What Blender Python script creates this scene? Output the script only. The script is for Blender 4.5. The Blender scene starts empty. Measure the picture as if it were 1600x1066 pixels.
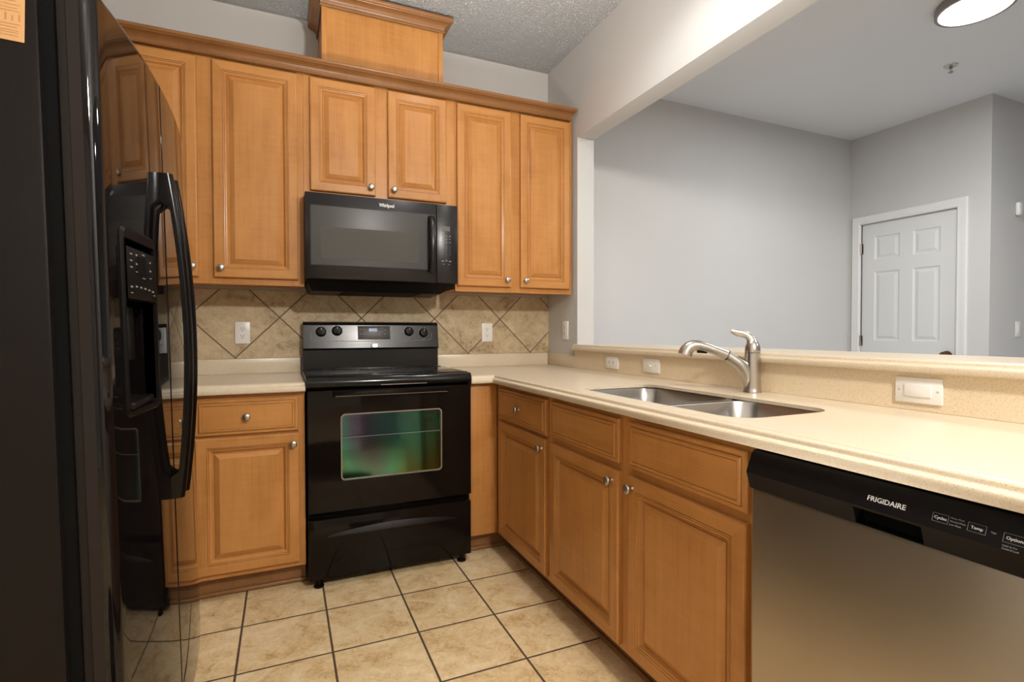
import bpy, bmesh, math, random
from mathutils import Vector, Matrix
S = bpy.context.scene
COL = S.collection
R = math.radians
random.seed(4)

# ------------------------------------------------------------------ camera, exposure, world
H = 2.8305                      # ceiling height
cam_d = bpy.data.cameras.new('camera'); cam = bpy.data.objects.new('camera', cam_d); COL.objects.link(cam)
YAW, PIT, ROL = R(23.554), R(-1.0659), R(-0.097)
fw = Vector((math.sin(YAW)*math.cos(PIT), math.cos(YAW)*math.cos(PIT), math.sin(PIT)))
rt = Vector((math.cos(YAW), -math.sin(YAW), 0)); up = rt.cross(fw)
rt2 = rt*math.cos(ROL)+up*math.sin(ROL); up2 = -rt*math.sin(ROL)+up*math.cos(ROL)
cam.matrix_world = Matrix(((rt2.x, up2.x, -fw.x, -1.6088), (rt2.y, up2.y, -fw.y, -3.0908),
                           (rt2.z, up2.z, -fw.z, 1.1353), (0, 0, 0, 1)))
cam_d.sensor_fit = 'HORIZONTAL'; cam_d.sensor_width = 36; cam_d.lens = 816.19/1600*36
cam_d.clip_start = .02
S.camera = cam
vs = S.view_settings
vs.view_transform = 'Standard'; vs.look = 'None'; vs.gamma = 1; vs.use_curve_mapping = False
vs.exposure = 0.04
W = bpy.data.worlds.new('world'); S.world = W; W.use_nodes = True
W.node_tree.nodes['Background'].inputs[0].default_value = (.9, .95, 1, 1)
W.node_tree.nodes['Background'].inputs[1].default_value = .3

P_CAN, P_CANB, P_PEND, P_DISC, P_DISC2, P_FILL = 29, 9, 240, 29, 32, 21
SPOT = math.radians(140)

# ------------------------------------------------------------------ materials
def mat(name, col, rough=.5, metal=0, spec=.5, coat=0, coat_rough=.05, emit=None, estr=0):
    m = bpy.data.materials.new(name); m.use_nodes = True
    b = m.node_tree.nodes['Principled BSDF']
    b.inputs['Base Color'].default_value = (*col, 1); b.inputs['Roughness'].default_value = rough
    b.inputs['Metallic'].default_value = metal; b.inputs['Specular IOR Level'].default_value = spec
    b.inputs['Coat Weight'].default_value = coat; b.inputs['Coat Roughness'].default_value = coat_rough
    if emit:
        b.inputs['Emission Color'].default_value = (*emit, 1); b.inputs['Emission Strength'].default_value = estr
    return m
class NT:
    def __init__(s, m): s.t = m.node_tree; s.b = s.t.nodes['Principled BSDF']
    def n(s, typ, **kw):
        x = s.t.nodes.new(typ)
        for k, v in kw.items(): setattr(x, k, v)
        return x
    def l(s, a, b): s.t.links.new(a, b)
    def coords(s, scale=(1, 1, 1), rot=(0, 0, 0), loc=(0, 0, 0), src='Object'):
        c = s.n('ShaderNodeTexCoord'); mp = s.n('ShaderNodeMapping')
        mp.inputs['Scale'].default_value = scale; mp.inputs['Rotation'].default_value = rot
        mp.inputs['Location'].default_value = loc
        s.l(c.outputs[src], mp.inputs['Vector']); return mp.outputs['Vector']
    def noise(s, vec, scale, detail=4, rough=.55, dist=0):
        x = s.n('ShaderNodeTexNoise'); x.inputs['Scale'].default_value = scale
        x.inputs['Detail'].default_value = detail; x.inputs['Roughness'].default_value = rough
        x.inputs['Distortion'].default_value = dist; s.l(vec, x.inputs['Vector']); return x.outputs['Fac']
    def ramp(s, fac, stops):
        x = s.n('ShaderNodeValToRGB'); e = x.color_ramp.elements
        while len(e) < len(stops): e.new(.5)
        for i, (p, c) in enumerate(stops):
            e[i].position = p; e[i].color = (*c, 1) if len(c) == 3 else c
        s.l(fac, x.inputs['Fac']); return x.outputs['Color']
    def mix(s, fac, a, b, typ='MIX'):
        x = s.n('ShaderNodeMix'); x.data_type = 'RGBA'; x.blend_type = typ
        for sock, v in ((x.inputs['Factor'], fac), (x.inputs[6], a), (x.inputs[7], b)):
            if hasattr(v, 'node'): s.l(v, sock)
            elif isinstance(v, (int, float)): sock.default_value = v
            else: sock.default_value = (*v, 1)
        return x.outputs[2]
    def math(s, op, a, b=None, clamp=False):
        x = s.n('ShaderNodeMath'); x.operation = op; x.use_clamp = clamp
        for i, v in ((0, a), (1, b)):
            if v is None: continue
            if hasattr(v, 'node'): s.l(v, x.inputs[i])
            else: x.inputs[i].default_value = v
        return x.outputs[0]
    def bump(s, h, strength=.2, dist=.01):
        x = s.n('ShaderNodeBump'); x.inputs['Strength'].default_value = strength
        x.inputs['Distance'].default_value = dist; s.l(h, x.inputs['Height'])
        s.l(x.outputs['Normal'], s.b.inputs['Normal'])
    def color(s, c): s.l(c, s.b.inputs['Base Color'])
    def rough(s, c): s.l(c, s.b.inputs['Roughness'])

def wood(name, horiz, light=(.565, .262, .078), dark=(.40, .163, .039)):
    m = mat(name, light, 0.40, spec=.20, coat=.22, coat_rough=.21); n = NT(m)
    info = n.n('ShaderNodeObjectInfo')
    off = n.n('ShaderNodeCombineXYZ')
    for i in range(3): n.l(n.math('MULTIPLY', info.outputs['Random'], 7.3+i*3), off.inputs[i])
    c = n.n('ShaderNodeTexCoord'); add = n.n('ShaderNodeVectorMath'); add.operation = 'ADD'
    n.l(c.outputs['Object'], add.inputs[0]); n.l(off.outputs[0], add.inputs[1])
    def mp(sc):
        x = n.n('ShaderNodeMapping'); x.inputs['Scale'].default_value = sc; n.l(add.outputs[0], x.inputs['Vector']); return x.outputs['Vector']
    sw = (lambda a, b: (b, a, a)) if horiz else (lambda a, b: (a, a, b))
    grain = n.noise(mp(sw(38, 1.3)), 1, 5, .6, .6)
    fine = n.noise(mp(sw(260, 7)), 1, 2, .5)
    fig = n.noise(mp(sw(5, 3)), 1, 3, .5, 1.2)
    curl = n.noise(mp(sw(9, 60)), 1, 2, .5)
    f = n.math('ADD', n.math('MULTIPLY', grain, .30), n.math('MULTIPLY', fine, .16))
    f = n.math('ADD', f, n.math('MULTIPLY', fig, .40)); f = n.math('ADD', f, n.math('MULTIPLY', curl, .14))
    col = n.ramp(f, [(.34, dark), (.5, tuple((a*.4+b*.6) for a, b in zip(dark, light))), (.66, light)])
    n.color(col); n.bump(fine, .03, .002)
    return m
M = {}
M['wood'] = wood('maple_vertical_grain', False)
M['wood_h'] = wood('maple_horizontal_grain', True)
M['wood_crown'] = wood('maple_crown_stain_and_shade', True, (.29, .132, .045), (.20, .082, .025))  # darker stain, with the crown's shade also put into the tone
M['wood_in'] = mat('cabinet_inside', (.5, .32, .16), .7)
M['kick'] = wood('stained_toe_kick', True, (.30, .145, .055), (.18, .08, .03))
def paint(name, col, bscale=120, bs=.06, rough=.75):
    m = mat(name, col, rough, spec=.3); n = NT(m); v = n.coords()
    n.bump(n.noise(v, bscale, 3, .6), bs, .004)
    n.color(n.ramp(n.noise(v, 1.3, 2), [(.3, tuple(c*.97 for c in col)), (.7, col)]))
    return m
M['wall'] = paint('wall_paint', (.615, .60, .58))
M['ceil_smooth'] = paint('ceiling_paint', (.78, .78, .775), 60, .03)
m = mat('ceiling_texture', (.62, .615, .60), .9, spec=.2); n = NT(m); v = n.coords()
hgt = n.ramp(n.noise(v, 95, 4, .65, .4), [(.40, (0, 0, 0)), (.62, (1, 1, 1))])
n.bump(hgt, .9, .02); n.color(n.mix(hgt, (.78, .775, .76), (.86, .855, .845))); M['ceil_tex'] = m
M['white'] = mat('white_trim_paint', (.78, .77, .75), .4)
M['door_white'] = mat('white_door_paint', (.70, .70, .69), .45)
M['plate'] = mat('white_plastic', (.84, .82, .78), .3)
M['slot'] = mat('dark_slot', (.03, .03, .03), .6)
M['carpet'] = paint('pale_carpet', (.58, .58, .59), 200, .3, .95)
# counter
def stone(name, base, lo, hi, rough=.28):
    m = mat(name, base, rough, spec=.45); n = NT(m); v = n.coords()
    sp = n.noise(v, 420, 2, .5); sp2 = n.noise(v, 260, 2, .5); big = n.noise(v, 6, 3)
    c = n.mix(n.ramp(sp, [(.58, (0, 0, 0)), (.66, (1, 1, 1))]), base, lo)
    c = n.mix(n.ramp(sp2, [(.60, (0, 0, 0)), (.70, (1, 1, 1))]), c, hi)
    c = n.mix(n.math('MULTIPLY', big, .12), c, lo); n.color(c); return m
M['stone'] = stone('beige_solid_surface', (.68, .575, .425), (.50, .375, .23), (.74, .65, .51))
M['stone_panel'] = stone('beige_splash_stone', (.80, .665, .475), (.56, .42, .25), (.86, .75, .57), .4)
# floor and wall tile
def tile(name, pitch, ox, oy, plane, rot45, base, dark, lightc, grout, gw, rough, bumpy):
    m = mat(name, base, rough, spec=.4); n = NT(m)
    c = n.n('ShaderNodeTexCoord'); sx = n.n('ShaderNodeSeparateXYZ'); n.l(c.outputs['Object'], sx.inputs[0])
    a, b = sx.outputs[0], sx.outputs[1 if plane == 'xy' else 2]
    a = n.math('SUBTRACT', a, ox); b = n.math('SUBTRACT', b, oy)
    if rot45:
        k = math.sqrt(.5)
        a, b = n.math('MULTIPLY', n.math('ADD', a, b), k), n.math('MULTIPLY', n.math('SUBTRACT', b, a), k)
    a = n.math('DIVIDE', a, pitch); b = n.math('DIVIDE', b, pitch)
    def edge(t):
        fr = n.math('FRACT', t); return n.math('MULTIPLY', n.math('MINIMUM', fr, n.math('SUBTRACT', 1, fr)), pitch)
    d = n.math('MINIMUM', edge(a), edge(b))
    mr = n.n('ShaderNodeMapRange'); mr.interpolation_type = 'SMOOTHSTEP'
    n.l(d, mr.inputs[0]); mr.inputs[1].default_value = gw*.5; mr.inputs[2].default_value = gw*.5+.0022
    msk = mr.outputs[0]
    cell = n.n('ShaderNodeCombineXYZ'); n.l(n.math('FLOOR', a), cell.inputs[0]); n.l(n.math('FLOOR', b), cell.inputs[1])
    wn = n.n('ShaderNodeTexWhiteNoise'); n.l(cell.outputs[0], wn.inputs['Vector'])
    jit = n.n('ShaderNodeVectorMath'); jit.operation = 'MULTIPLY_ADD'
    n.l(wn.outputs['Color'], jit.inputs[0]); jit.inputs[1].default_value = (9, 9, 9); n.l(c.outputs['Object'], jit.inputs[2])
    v = jit.outputs[0]
    n1 = n.noise(v, 7, 7, .68, 1.0); n2 = n.noise(v, 34, 5, .7, .8); n3 = n.noise(v, 120, 3, .6)
    f = n.math('ADD', n.math('MULTIPLY', n1, .55), n.math('ADD', n.math('MULTIPLY', n2, .30), n.math('MULTIPLY', n3, .15)))
    col = n.ramp(f, [(.37, dark), (.47, base), (.60, lightc)])
    col = n.mix(n.math('MULTIPLY', n.math('SUBTRACT', wn.outputs['Value'], .5), .22), col, (1, .95, .8), 'MULTIPLY') if False else col
    n.color(n.mix(msk, grout, col))
    n.rough(n.ramp(msk, [(0, (.9,)*3), (1, (rough,)*3)]))
    hh = n.math('ADD', n.math('MULTIPLY', msk, 1), n.math('MULTIPLY', f, bumpy)); n.bump(hh, .35, .003)
    return m
PT = .3069
M['floor'] = tile('ceramic_floor_tile', PT, -1.7676, -.8536, 'xy', False, (.70, .515, .275), (.46, .275, .11), (.84, .68, .43), (.085, .05, .033), .0055, .42, .35)
M['splash'] = tile('travertine_look_wall_tile', .3023, -1.2035, 1.2115, 'xz', True, (.49, .375, .225), (.28, .19, .095), (.64, .52, .34), (.17, .115, .075), .004, .42, .35)
# appliances
M['black'] = mat('black_gloss_enamel', (.006, .0048, .0045), .24, spec=.30, coat=.04, coat_rough=.12)
M['mw_black'] = mat('black_microwave_plastic', (.0085, .0068, .0063), .27, spec=.42)
M['oven_black'] = mat('black_oven_glass', (.0070, .0048, .0038), .05, spec=.17)
M['black_mirror'] = mat('black_gloss_door', (.004, .003, .003), .035, spec=.32)
n = NT(M['black_mirror']); n.bump(n.noise(n.coords((1, 1, .6)), 5, 2, .5), .05, .004)
M['black_tex'] = mat('black_textured_side', (.0075, .0058, .005), .42, spec=.12)
n = NT(M['black_tex']); n.bump(n.noise(n.coords(), 500, 2, .5), .12, .001)
M['black_mat'] = mat('black_plastic', (.0065, .0052, .0048), .38, spec=.13)
M['black_hole'] = mat('black_recess', (.003, .003, .003), .7, spec=.08)
M['black_side'] = mat('black_door_edge', (.017, .0128, .0112), .36, spec=.12)
M['grey_strip'] = mat('dark_grey_gasket', (.012, .0095, .008), .6, spec=.1)
M['black_handle'] = mat('black_gloss_handle', (.003, .0024, .0022), .16, spec=.15)
M['cook'] = mat('black_ceramic_cooktop', (.005, .0045, .004), .14, spec=.22, coat=.08)
M['silver'] = mat('satin_silver', (.62, .60, .56), .3, metal=1)
M['nickel'] = mat('brushed_nickel', (.50, .46, .41), .30, metal=1)
M['knob'] = mat('satin_nickel_knob', (.47, .43, .38), .36, metal=1)
M['steelsink'] = mat('sink_stainless', (.46, .44, .42), .28, metal=1)
n = NT(M['steelsink']); n.bump(n.noise(n.coords((3, 300, 300)), 1, 2), .03, .001)
m = mat('brushed_stainless', (.56, .50, .42), .33, metal=1); n = NT(m)
br = n.noise(n.coords((2, 2, 500)), 1, 2); n.bump(br, .05, .001)
n.rough(n.ramp(n.noise(n.coords((2.2, 2, 1.1)), 1, 3), [(.3, (.29,)*3), (.7, (.37,)*3)])); M['steel'] = m
n.b.inputs['Anisotropic'].default_value = .85; n.b.inputs['Anisotropic Rotation'].default_value = .25
tg = n.n('ShaderNodeTangent'); tg.direction_type = 'RADIAL'; tg.axis = 'Z'; n.l(tg.outputs[0], n.b.inputs['Tangent'])
m = mat('microwave_window', (.030, .027, .023), .42, spec=.22, coat=.08, coat_rough=.2); M['mwglass'] = m
M['mwscreen'] = mat('microwave_screen', (.068, .062, .053), .5, spec=.2)
m = mat('coated_glass_painted_reflection', (.10, .25, .19), .07, metal=1); n = NT(m)
n.color(n.ramp(n.noise(n.coords((3.2, 1, 1.2)), 1, 1), [(.35, (.09, .075, .11)), (.47, (.06, .20, .15)), (.58, (.075, .115, .05)), (.68, (.11, .065, .038))]))  # coating tint, with tones of the reflected room painted into the colour
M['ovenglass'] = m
M['ovenrim'] = mat('oven_window_rim', (.20, .165, .13), .35)
M['led_blue'] = mat('blue_display', (.01, .02, .08), .3, emit=(.035, .08, .34), estr=.5)
M['disp_mat'] = mat('black_dispenser_plastic', (.0045, .0036, .0034), .4, spec=.1)
M['led_dim'] = mat('dim_display', (.06, .065, .045), .3)
M['print'] = mat('white_print', (.62, .60, .58), .5)
M['print_dim'] = mat('grey_print', (.22, .21, .20), .5)
M['panel_grey'] = mat('dark_grey_panel', (.055, .050, .045), .4)
M['label'] = mat('yellow_label_paper', (.48, .265, .105), .6)
M['label_ink'] = mat('brown_label_ink', (.36, .17, .06), .7)
M['brass'] = mat('aged_bronze', (.14, .075, .04), .4, metal=.8)
M['hinge'] = mat('satin_hinge', (.35, .30, .27), .4, metal=1)
M['lampglass'] = mat('lit_diffuser', (.9, .9, .9), .5, emit=(1, .985, .96), estr=9)
M['lampglass_k'] = mat('lit_kitchen_diffuser', (.9, .9, .9), .5, emit=(1, .95, .88), estr=9)
M['ring'] = mat('bronze_grey_ring', (.27, .235, .22), .4, metal=.3)
M['chip'] = mat('bare_metal_chip', (.5, .47, .42), .5)

# ------------------------------------------------------------------ mesh helpers
class MB:
    def __init__(s): s.bm = bmesh.new(); s.fl = s.bm.faces.layers.int.new('flat')
    def box(s, x0, x1, y0, y1, z0, z1, mi=0, bev=0, seg=2):
        b = bmesh.new(); bmesh.ops.create_cube(b, size=1)
        for v in b.verts: v.co = ((x0+x1)/2+v.co.x*(x1-x0), (y0+y1)/2+v.co.y*(y1-y0), (z0+z1)/2+v.co.z*(z1-z0))
        if bev: bmesh.ops.bevel(b, geom=b.edges[:], offset=min(bev, .49*min(abs(x1-x0), abs(y1-y0), abs(z1-z0))), segments=seg, profile=.5, affect='EDGES')
        b.normal_update()
        s.merge(b, mi, flat={f for f in b.faces if max(abs(c) for c in f.normal) > .9999}); return s
    def merge(s, b, mi=0, mtx=None, flat=()):
        mp = {}
        for v in b.verts: mp[v] = s.bm.verts.new(mtx @ v.co if mtx else v.co)
        for f in b.faces:
            try: nf = s.bm.faces.new([mp[v] for v in f.verts]); nf.material_index = mi; nf[s.fl] = int(f in flat)
            except ValueError: pass
        b.free()
    def face(s, pts, mi=0):
        f = s.bm.faces.new([s.bm.verts.new(p) for p in pts]); f.material_index = mi; return f
    def grid(s, rows, mi=0, closed_u=False, closed_v=False, cap=False):
        vv = [[s.bm.verts.new(p) for p in r] for r in rows]
        nu, nv = len(vv), len(vv[0])
        for i in range(nu if closed_u else nu-1):
            for j in range(nv if closed_v else nv-1):
                a, b, c, d = vv[i][j], vv[i][(j+1) % nv], vv[(i+1) % nu][(j+1) % nv], vv[(i+1) % nu][j]
                try:
                    f = s.bm.faces.new((a, b, c, d)); f.material_index = mi(i, j) if callable(mi) else mi
                except ValueError: pass
        if cap:
            for r in (vv[0], vv[-1]):
                try: f = s.bm.faces.new(r); f.material_index = mi if not callable(mi) else 0
                except ValueError: pass
        return vv
    def lathe(s, prof, org=(0, 0, 0), axis='z', seg=24, mi=0):
        rows = []
        for r, h in prof:
            row = []
            for k in range(seg):
                a = 2*math.pi*k/seg; c, d = r*math.cos(a), r*math.sin(a)
                p = {'z': (c, d, h), 'y': (c, -h, d), 'x': (h, c, d)}[axis]
                row.append((org[0]+p[0], org[1]+p[1], org[2]+p[2]))
            rows.append(row)
        s.grid(rows, mi, closed_v=True, cap=True); return s
    def sweep(s, path, radii, seg=16, mi=0, cap=True, upv=(0, 0, 1)):
        """tube with elliptical sections; radii = list of (ru, rv)"""
        rows = []; n = len(path); path = [Vector(p) for p in path]
        for i, p in enumerate(path):
            t = (path[min(i+1, n-1)]-path[max(i-1, 0)]).normalized()
            u = Vector(upv); sd = t.cross(u)
            if sd.length < 1e-4: sd = t.cross(Vector((1, 0, 0)))
            sd.normalize(); uu = sd.cross(t)
            ra, rb = radii[i] if isinstance(radii[i], tuple) else (radii[i], radii[i])
            rows.append([p+sd*ra*math.cos(2*math.pi*k/seg)+uu*rb*math.sin(2*math.pi*k/seg) for k in range(seg)])
        s.grid(rows, mi, closed_v=True, cap=cap); return s
    def prism(s, pts, y0, y1, mi=0):
        """outline in x,z extruded along y"""
        a = [s.bm.verts.new((p[0], y0, p[1])) for p in pts]; b = [s.bm.verts.new((p[0], y1, p[1])) for p in pts]
        s.bm.faces.new(a).material_index = mi; s.bm.faces.new(b[::-1]).material_index = mi
        for i in range(len(pts)):
            j = (i+1) % len(pts); s.bm.faces.new((a[i], a[j], b[j], b[i])).material_index = mi
        return s
    def build(s, name, mats, parent=None, loc=None, ang=35, smooth=True):
        bmesh.ops.recalc_face_normals(s.bm, faces=s.bm.faces[:])
        for f in s.bm.faces: f.smooth = smooth and not f[s.fl]
        me = bpy.data.meshes.new(name); s.bm.to_mesh(me); s.bm.free()
        for m_ in (mats if isinstance(mats, (list, tuple)) else [mats]): me.materials.append(M[m_])
        if smooth:
            me.set_sharp_from_angle(angle=R(ang))
        o = bpy.data.objects.new(name, me); COL.objects.link(o)
        if parent: o.parent = parent
        if loc: o.location = loc
        return o
def tag(o, label=None, cat=None, group=None, kind=None):
    if label: o['label'] = label
    if cat: o['category'] = cat
    if group: o['group'] = group
    if kind: o['kind'] = kind
    return o
def thing(name, label, cat, loc=(0, 0, 0), rz=0, group=None, rx=0):
    o = bpy.data.objects.new(name, None); COL.objects.link(o); o.empty_display_size = .05
    o.location = loc; o.rotation_euler = (rx, 0, rz); return tag(o, label, cat, group)
def struct(name, mb, mats, label, **k): return tag(mb.build(name, mats, **k), label, None, None, 'structure')
def text_mb(s, size, x, z, y, align='CENTER', bold=0, squash=1):
    cu = bpy.data.curves.new('t', 'FONT'); cu.body = s; cu.size = size; cu.align_x = align; cu.align_y = 'CENTER'
    cu.extrude = .0003; cu.offset = bold; cu.resolution_u = 2
    ob = bpy.data.objects.new('t', cu); COL.objects.link(ob)
    dg = bpy.context.evaluated_depsgraph_get(); dg.update()
    me = bpy.data.meshes.new_from_object(ob.evaluated_get(dg))
    b = bmesh.new(); b.from_mesh(me); bpy.data.objects.remove(ob); bpy.data.curves.remove(cu); bpy.data.meshes.remove(me)
    for v in b.verts: v.co = (x+v.co.x*squash, y-v.co.z, z+v.co.y)
    return b

# ------------------------------------------------------------------ the setting
YR = -6.4                                  # rear walls
b = MB(); b.box(-2.9, .055, YR-1.6, .12, -.06, 0); struct('floor', b, 'floor', 'beige square ceramic tile floor')
b = MB(); b.box(.055, 4.95, YR-1.6, .12, -.06, 0); struct('floor_far_room', b, 'carpet', 'pale grey floor of the far room')
b = MB(); b.box(-2.9, .05, YR-1.6, .12, H, H+.06); struct('ceiling', b, 'ceil_tex', 'white textured kitchen ceiling')
b = MB(); b.box(.05, 4.95, YR-1.6, .12, H, H+.06); struct('ceiling_smooth', b, 'ceil_smooth', 'smooth pale ceiling of the far room')
b = MB(); b.box(-2.9, 3.163, 0, .12, 0, H); struct('wall_back', b, 'wall', 'pale grey back wall')
b = MB(); b.box(-2.80, -2.68, YR-1.5, 0, 0, H); struct('wall_left', b, 'wall', 'pale grey wall behind the refrigerator')
TW = .1147; YJ = -.379; HB = 2.2905; YE = -3.35
b = MB(); b.box(0, TW, YJ, 0, 0, H); struct('wall_corner', b, 'wall', 'grey wall return with the pale jamb of the pass-through')
b = MB(); b.box(0, TW, YE, YJ, HB, H); struct('wall_header', b, 'wall', 'grey header above the pass-through')
b = MB(); b.box(0, TW, YE, YJ, 0, 1.018); struct('wall_divider', b, 'wall', 'grey half wall under the bar ledge')
b = MB(); b.box(0, TW, YR, YE, 0, H); struct('wall_divider_end', b, 'wall', 'grey wall past the pass-through')
XD = 3.0427
b = MB(); b.box(XD, XD+.12, -.10, 0, 0, H); b.box(XD, XD+.12, -.81, -.10, 2.06, H); b.box(XD, XD+.12, -1.0154, -.81, 0, H)
struct('wall_right', b, 'wall', 'grey end wall of the far room holding the white door')
b = MB(); b.box(XD+.12, 4.9, -1.0154, -.9, 0, H); struct('wall_hall', b, 'wall', 'grey wall stepping back right of the white door')
b = MB(); b.box(4.8, 4.92, YR, -1.0154, 0, H); struct('wall_far_right', b, 'wall', 'grey wall')
b = MB(); b.box(-2.8, -.55, YR-.12, YR, 0, H); b.box(-.55, .35, YR-.12, YR, 2.1, H); b.box(.35, 4.9, YR-.12, YR, 0, H)
b.box(-2.8, 4.9, YR-1.6, YR-1.48, 0, H)
struct('wall_rear', b, 'wall', 'grey rear wall with a doorway')
b = MB(); b.box(-2.68, -.55, YR, YR+.014, 0, .13, 0, .004); b.box(.35, TW+.235, YR, YR+.014, 0, .13, 0, .004)
struct('baseboard_rear', b, 'white', 'white baseboard of the rear wall')
b = MB(); b.box(TW, XD, -.014, 0, 0, .13, 0, .004); struct('baseboard_back', b, 'white', 'white baseboard in the far room')
# door of the far room (faces -X): local frame rot -90, origin (XD, 0)
d1 = bpy.data.objects.new('door_1', None); COL.objects.link(d1); d1.location = (XD, 0, 0); d1.rotation_euler = (0, 0, R(-90))
tag(d1, 'white six-panel door in the far room', None, None, 'structure')
def panel_slab(b, x0, x1, z0, z1, rects, y, prof, mi=0):
    """flat face at depth y (front = -y) with moulded panels; the face between is tiled by a grid with holes"""
    xs = sorted({x0, x1, *[r[0] for r in rects], *[r[1] for r in rects]}); zs = sorted({z0, z1, *[r[2] for r in rects], *[r[3] for r in rects]})
    for i in range(len(xs)-1):
        for j in range(len(zs)-1):
            cx, cz = (xs[i]+xs[i+1])/2, (zs[j]+zs[j+1])/2
            if any(r[0] < cx < r[1] and r[2] < cz < r[3] for r in rects): continue
            b.face([(xs[i], y, zs[j]), (xs[i+1], y, zs[j]), (xs[i+1], y, zs[j+1]), (xs[i], y, zs[j+1])], mi)
    for r in rects: nested(b, r[0], r[1], r[2], r[3], [(a, -y+dz) for a, dz in prof], mi)
def nested(b, x0, x1, z0, z1, prof, mi=0):
    loops = [[(x0+a, -w, z0+a), (x1-a, -w, z0+a), (x1-a, -w, z1-a), (x0+a, -w, z1-a)] for a, w in prof]
    b.grid(loops, mi, closed_v=True)
    b.face(loops[-1], mi(999, 0) if callable(mi) else mi)
b = MB(); y0 = .012
PD = [(.012, 0), (.024, -.009), (.032, -.009), (.055, -.002)]
PD = [(0, 0), (.010, -.008), (.018, -.009), (.040, -.002)]
cols = ((.205, .405), (.505, .697))
rects = [(a, c, z0, z1) for a, c in cols for z0, z1 in ((1.745, 1.945), (1.05, 1.642), (.24, .93))]
panel_slab(b, .10, .81, .01, 2.06, rects, y0, PD)
b.box(.10, .81, y0+.012, y0+.04, .01, 2.06)
o = b.build('door_panel', 'door_white', d1, ang=20)
b = MB(); cp = [(.0, .0), (.0, .012), (.008, .017), (.03, .014), (.05, .020), (.062, .020), (.068, .012), (.068, 0)]
def casing(b, xa, xb, zt, prof):
    rows = []
    for a, w in prof: rows.append([(xa-a, -w, 0), (xa-a, -w, zt+a), (xb+a, -w, zt+a), (xb+a, -w, 0)])
    b.grid(rows)
casing(b, .094, .816, 2.063, cp); b.box(.086, .10, -.001, .1, 0, 2.063); b.box(.81, .824, -.001, .1, 0, 2.063); b.box(.086, .824, -.001, .1, 2.06, 2.075)
b.build('door_casing', 'white', d1, ang=30)
for hz in (1.85, 1.048, .25):
    b = MB(); b.lathe([(.006, -.046), (.007, -.045), (.007, .045), (.006, .046)], (.099, -.004, hz), 'z', 10); b.box(.099, .112, y0-.003, y0+.001, hz-.044, hz+.044)
    b.build('door_hinge', 'hinge', d1)
b = MB(); b.lathe([(.034, 0), (.034, .006), (.014, .012), (.012, .03), (.024, .038), (.029, .05), (.024, .062), (.008, .067)], (.752, y0, .945), 'y', 20)
b.build('door_knob', 'brass', d1)

# ------------------------------------------------------------------ cabinets
DOORP = [(0, .0), (0, .0145), (.002, .018), (.006, .0195), (.041, .0195), (.0415, .0152), (.0432, .0152), (.0437, .0185), (.0475, .0176), (.048, .0132), (.0497, .0132), (.0502, .0158), (.0555, .0145), (.0600, .0085), (.0635, .0038), (.0680, .0034), (.0684, .0075), (.0860, .0172), (.0875, .018)]
DRAWP = [(0, .0), (0, .012), (.003, .0155), (.0125, .0165), (.013, .0135), (.0145, .0135), (.0150, .0185), (.019, .021), (.0245, .021), (.025, .018), (.0262, .018), (.0268, .0200)]
def wood_panel(x0, x1, z0, z1, yf, prof, parent, name, horiz_center=False):
    b = MB()
    def mi(i, j):
        if i == 999: return 1 if horiz_center else 0
        return 1 if j in (0, 2) else 0
    pr = [(a, -yf+w) for a, w in prof]
    nested(b, x0, x1, z0, z1, pr, mi)
    b.face([(x0, yf, z0), (x0, yf, z1), (x1, yf, z1), (x1, yf, z0)], 0)
    return b.build(name, ['wood', 'wood_h'], parent, ang=18)
KN = [(.0075, 0), (.0075, .002), (.0055, .005), (.0055, .012), (.009, .016), (.0145, .019), (.0158, .022), (.0152, .025), (.012, .0275), (.006, .029), (.001, .0293)]
def knob(x, z, y, parent):
    b = MB(); b.lathe(KN, (x, y, z), 'y', 20); return b.build('knob', 'knob', parent, ang=50)
def add_door(p, x0, x1, z0, z1, yf, kx=None, kz=None, name='door'):
    d = wood_panel(x0, x1, z0, z1, yf, DOORP, p, name)
    if kx is not None: knob(kx, kz, yf-.019, d)
    return d
def add_drawer(p, x0, x1, z0, z1, yf, kx=None, kz=None, name='drawer'):
    d = wood_panel(x0, x1, z0, z1, yf, DRAWP, p, name, True)
    if kx is not None: knob(kx, kz, yf-.0195, d)
    return d
def face_frame(p, x0, x1, z0, z1, yf, stiles, rails, t=.019):
    b = MB()
    for a, c in stiles: b.box(a, c, yf, yf+t, z0, z1, 0, .0008, 1)
    for a, c in rails:
        xs = sorted(stiles)
        for k in range(len(xs)-1):
            if xs[k+1][0]-xs[k][1] > .005: b.box(xs[k][1], xs[k+1][0], yf+.0004, yf+t, a, c, 1)
    return b.build('face_frame', ['wood', 'wood_h'], p)
def carcass(p, x0, x1, y0, y1, z0, z1, name='carcass'):
    b = MB(); t = .015
    b.box(x0, x0+t, y0, y1, z0, z1); b.box(x1-t, x1, y0, y1, z0, z1); b.box(x0+t, x1-t, y0, y1, z0, z0+t, 1); b.box(x0+t, x1-t, y0, y1, z1-t, z1, 1)
    b.box(x0+t, x1-t, y1-.006, y1, z0+t, z1-t)
    return b.build(name, ['wood', 'wood_h'], p)
UZ0, UZ1 = 1.357, 2.409
YF = -.33
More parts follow.
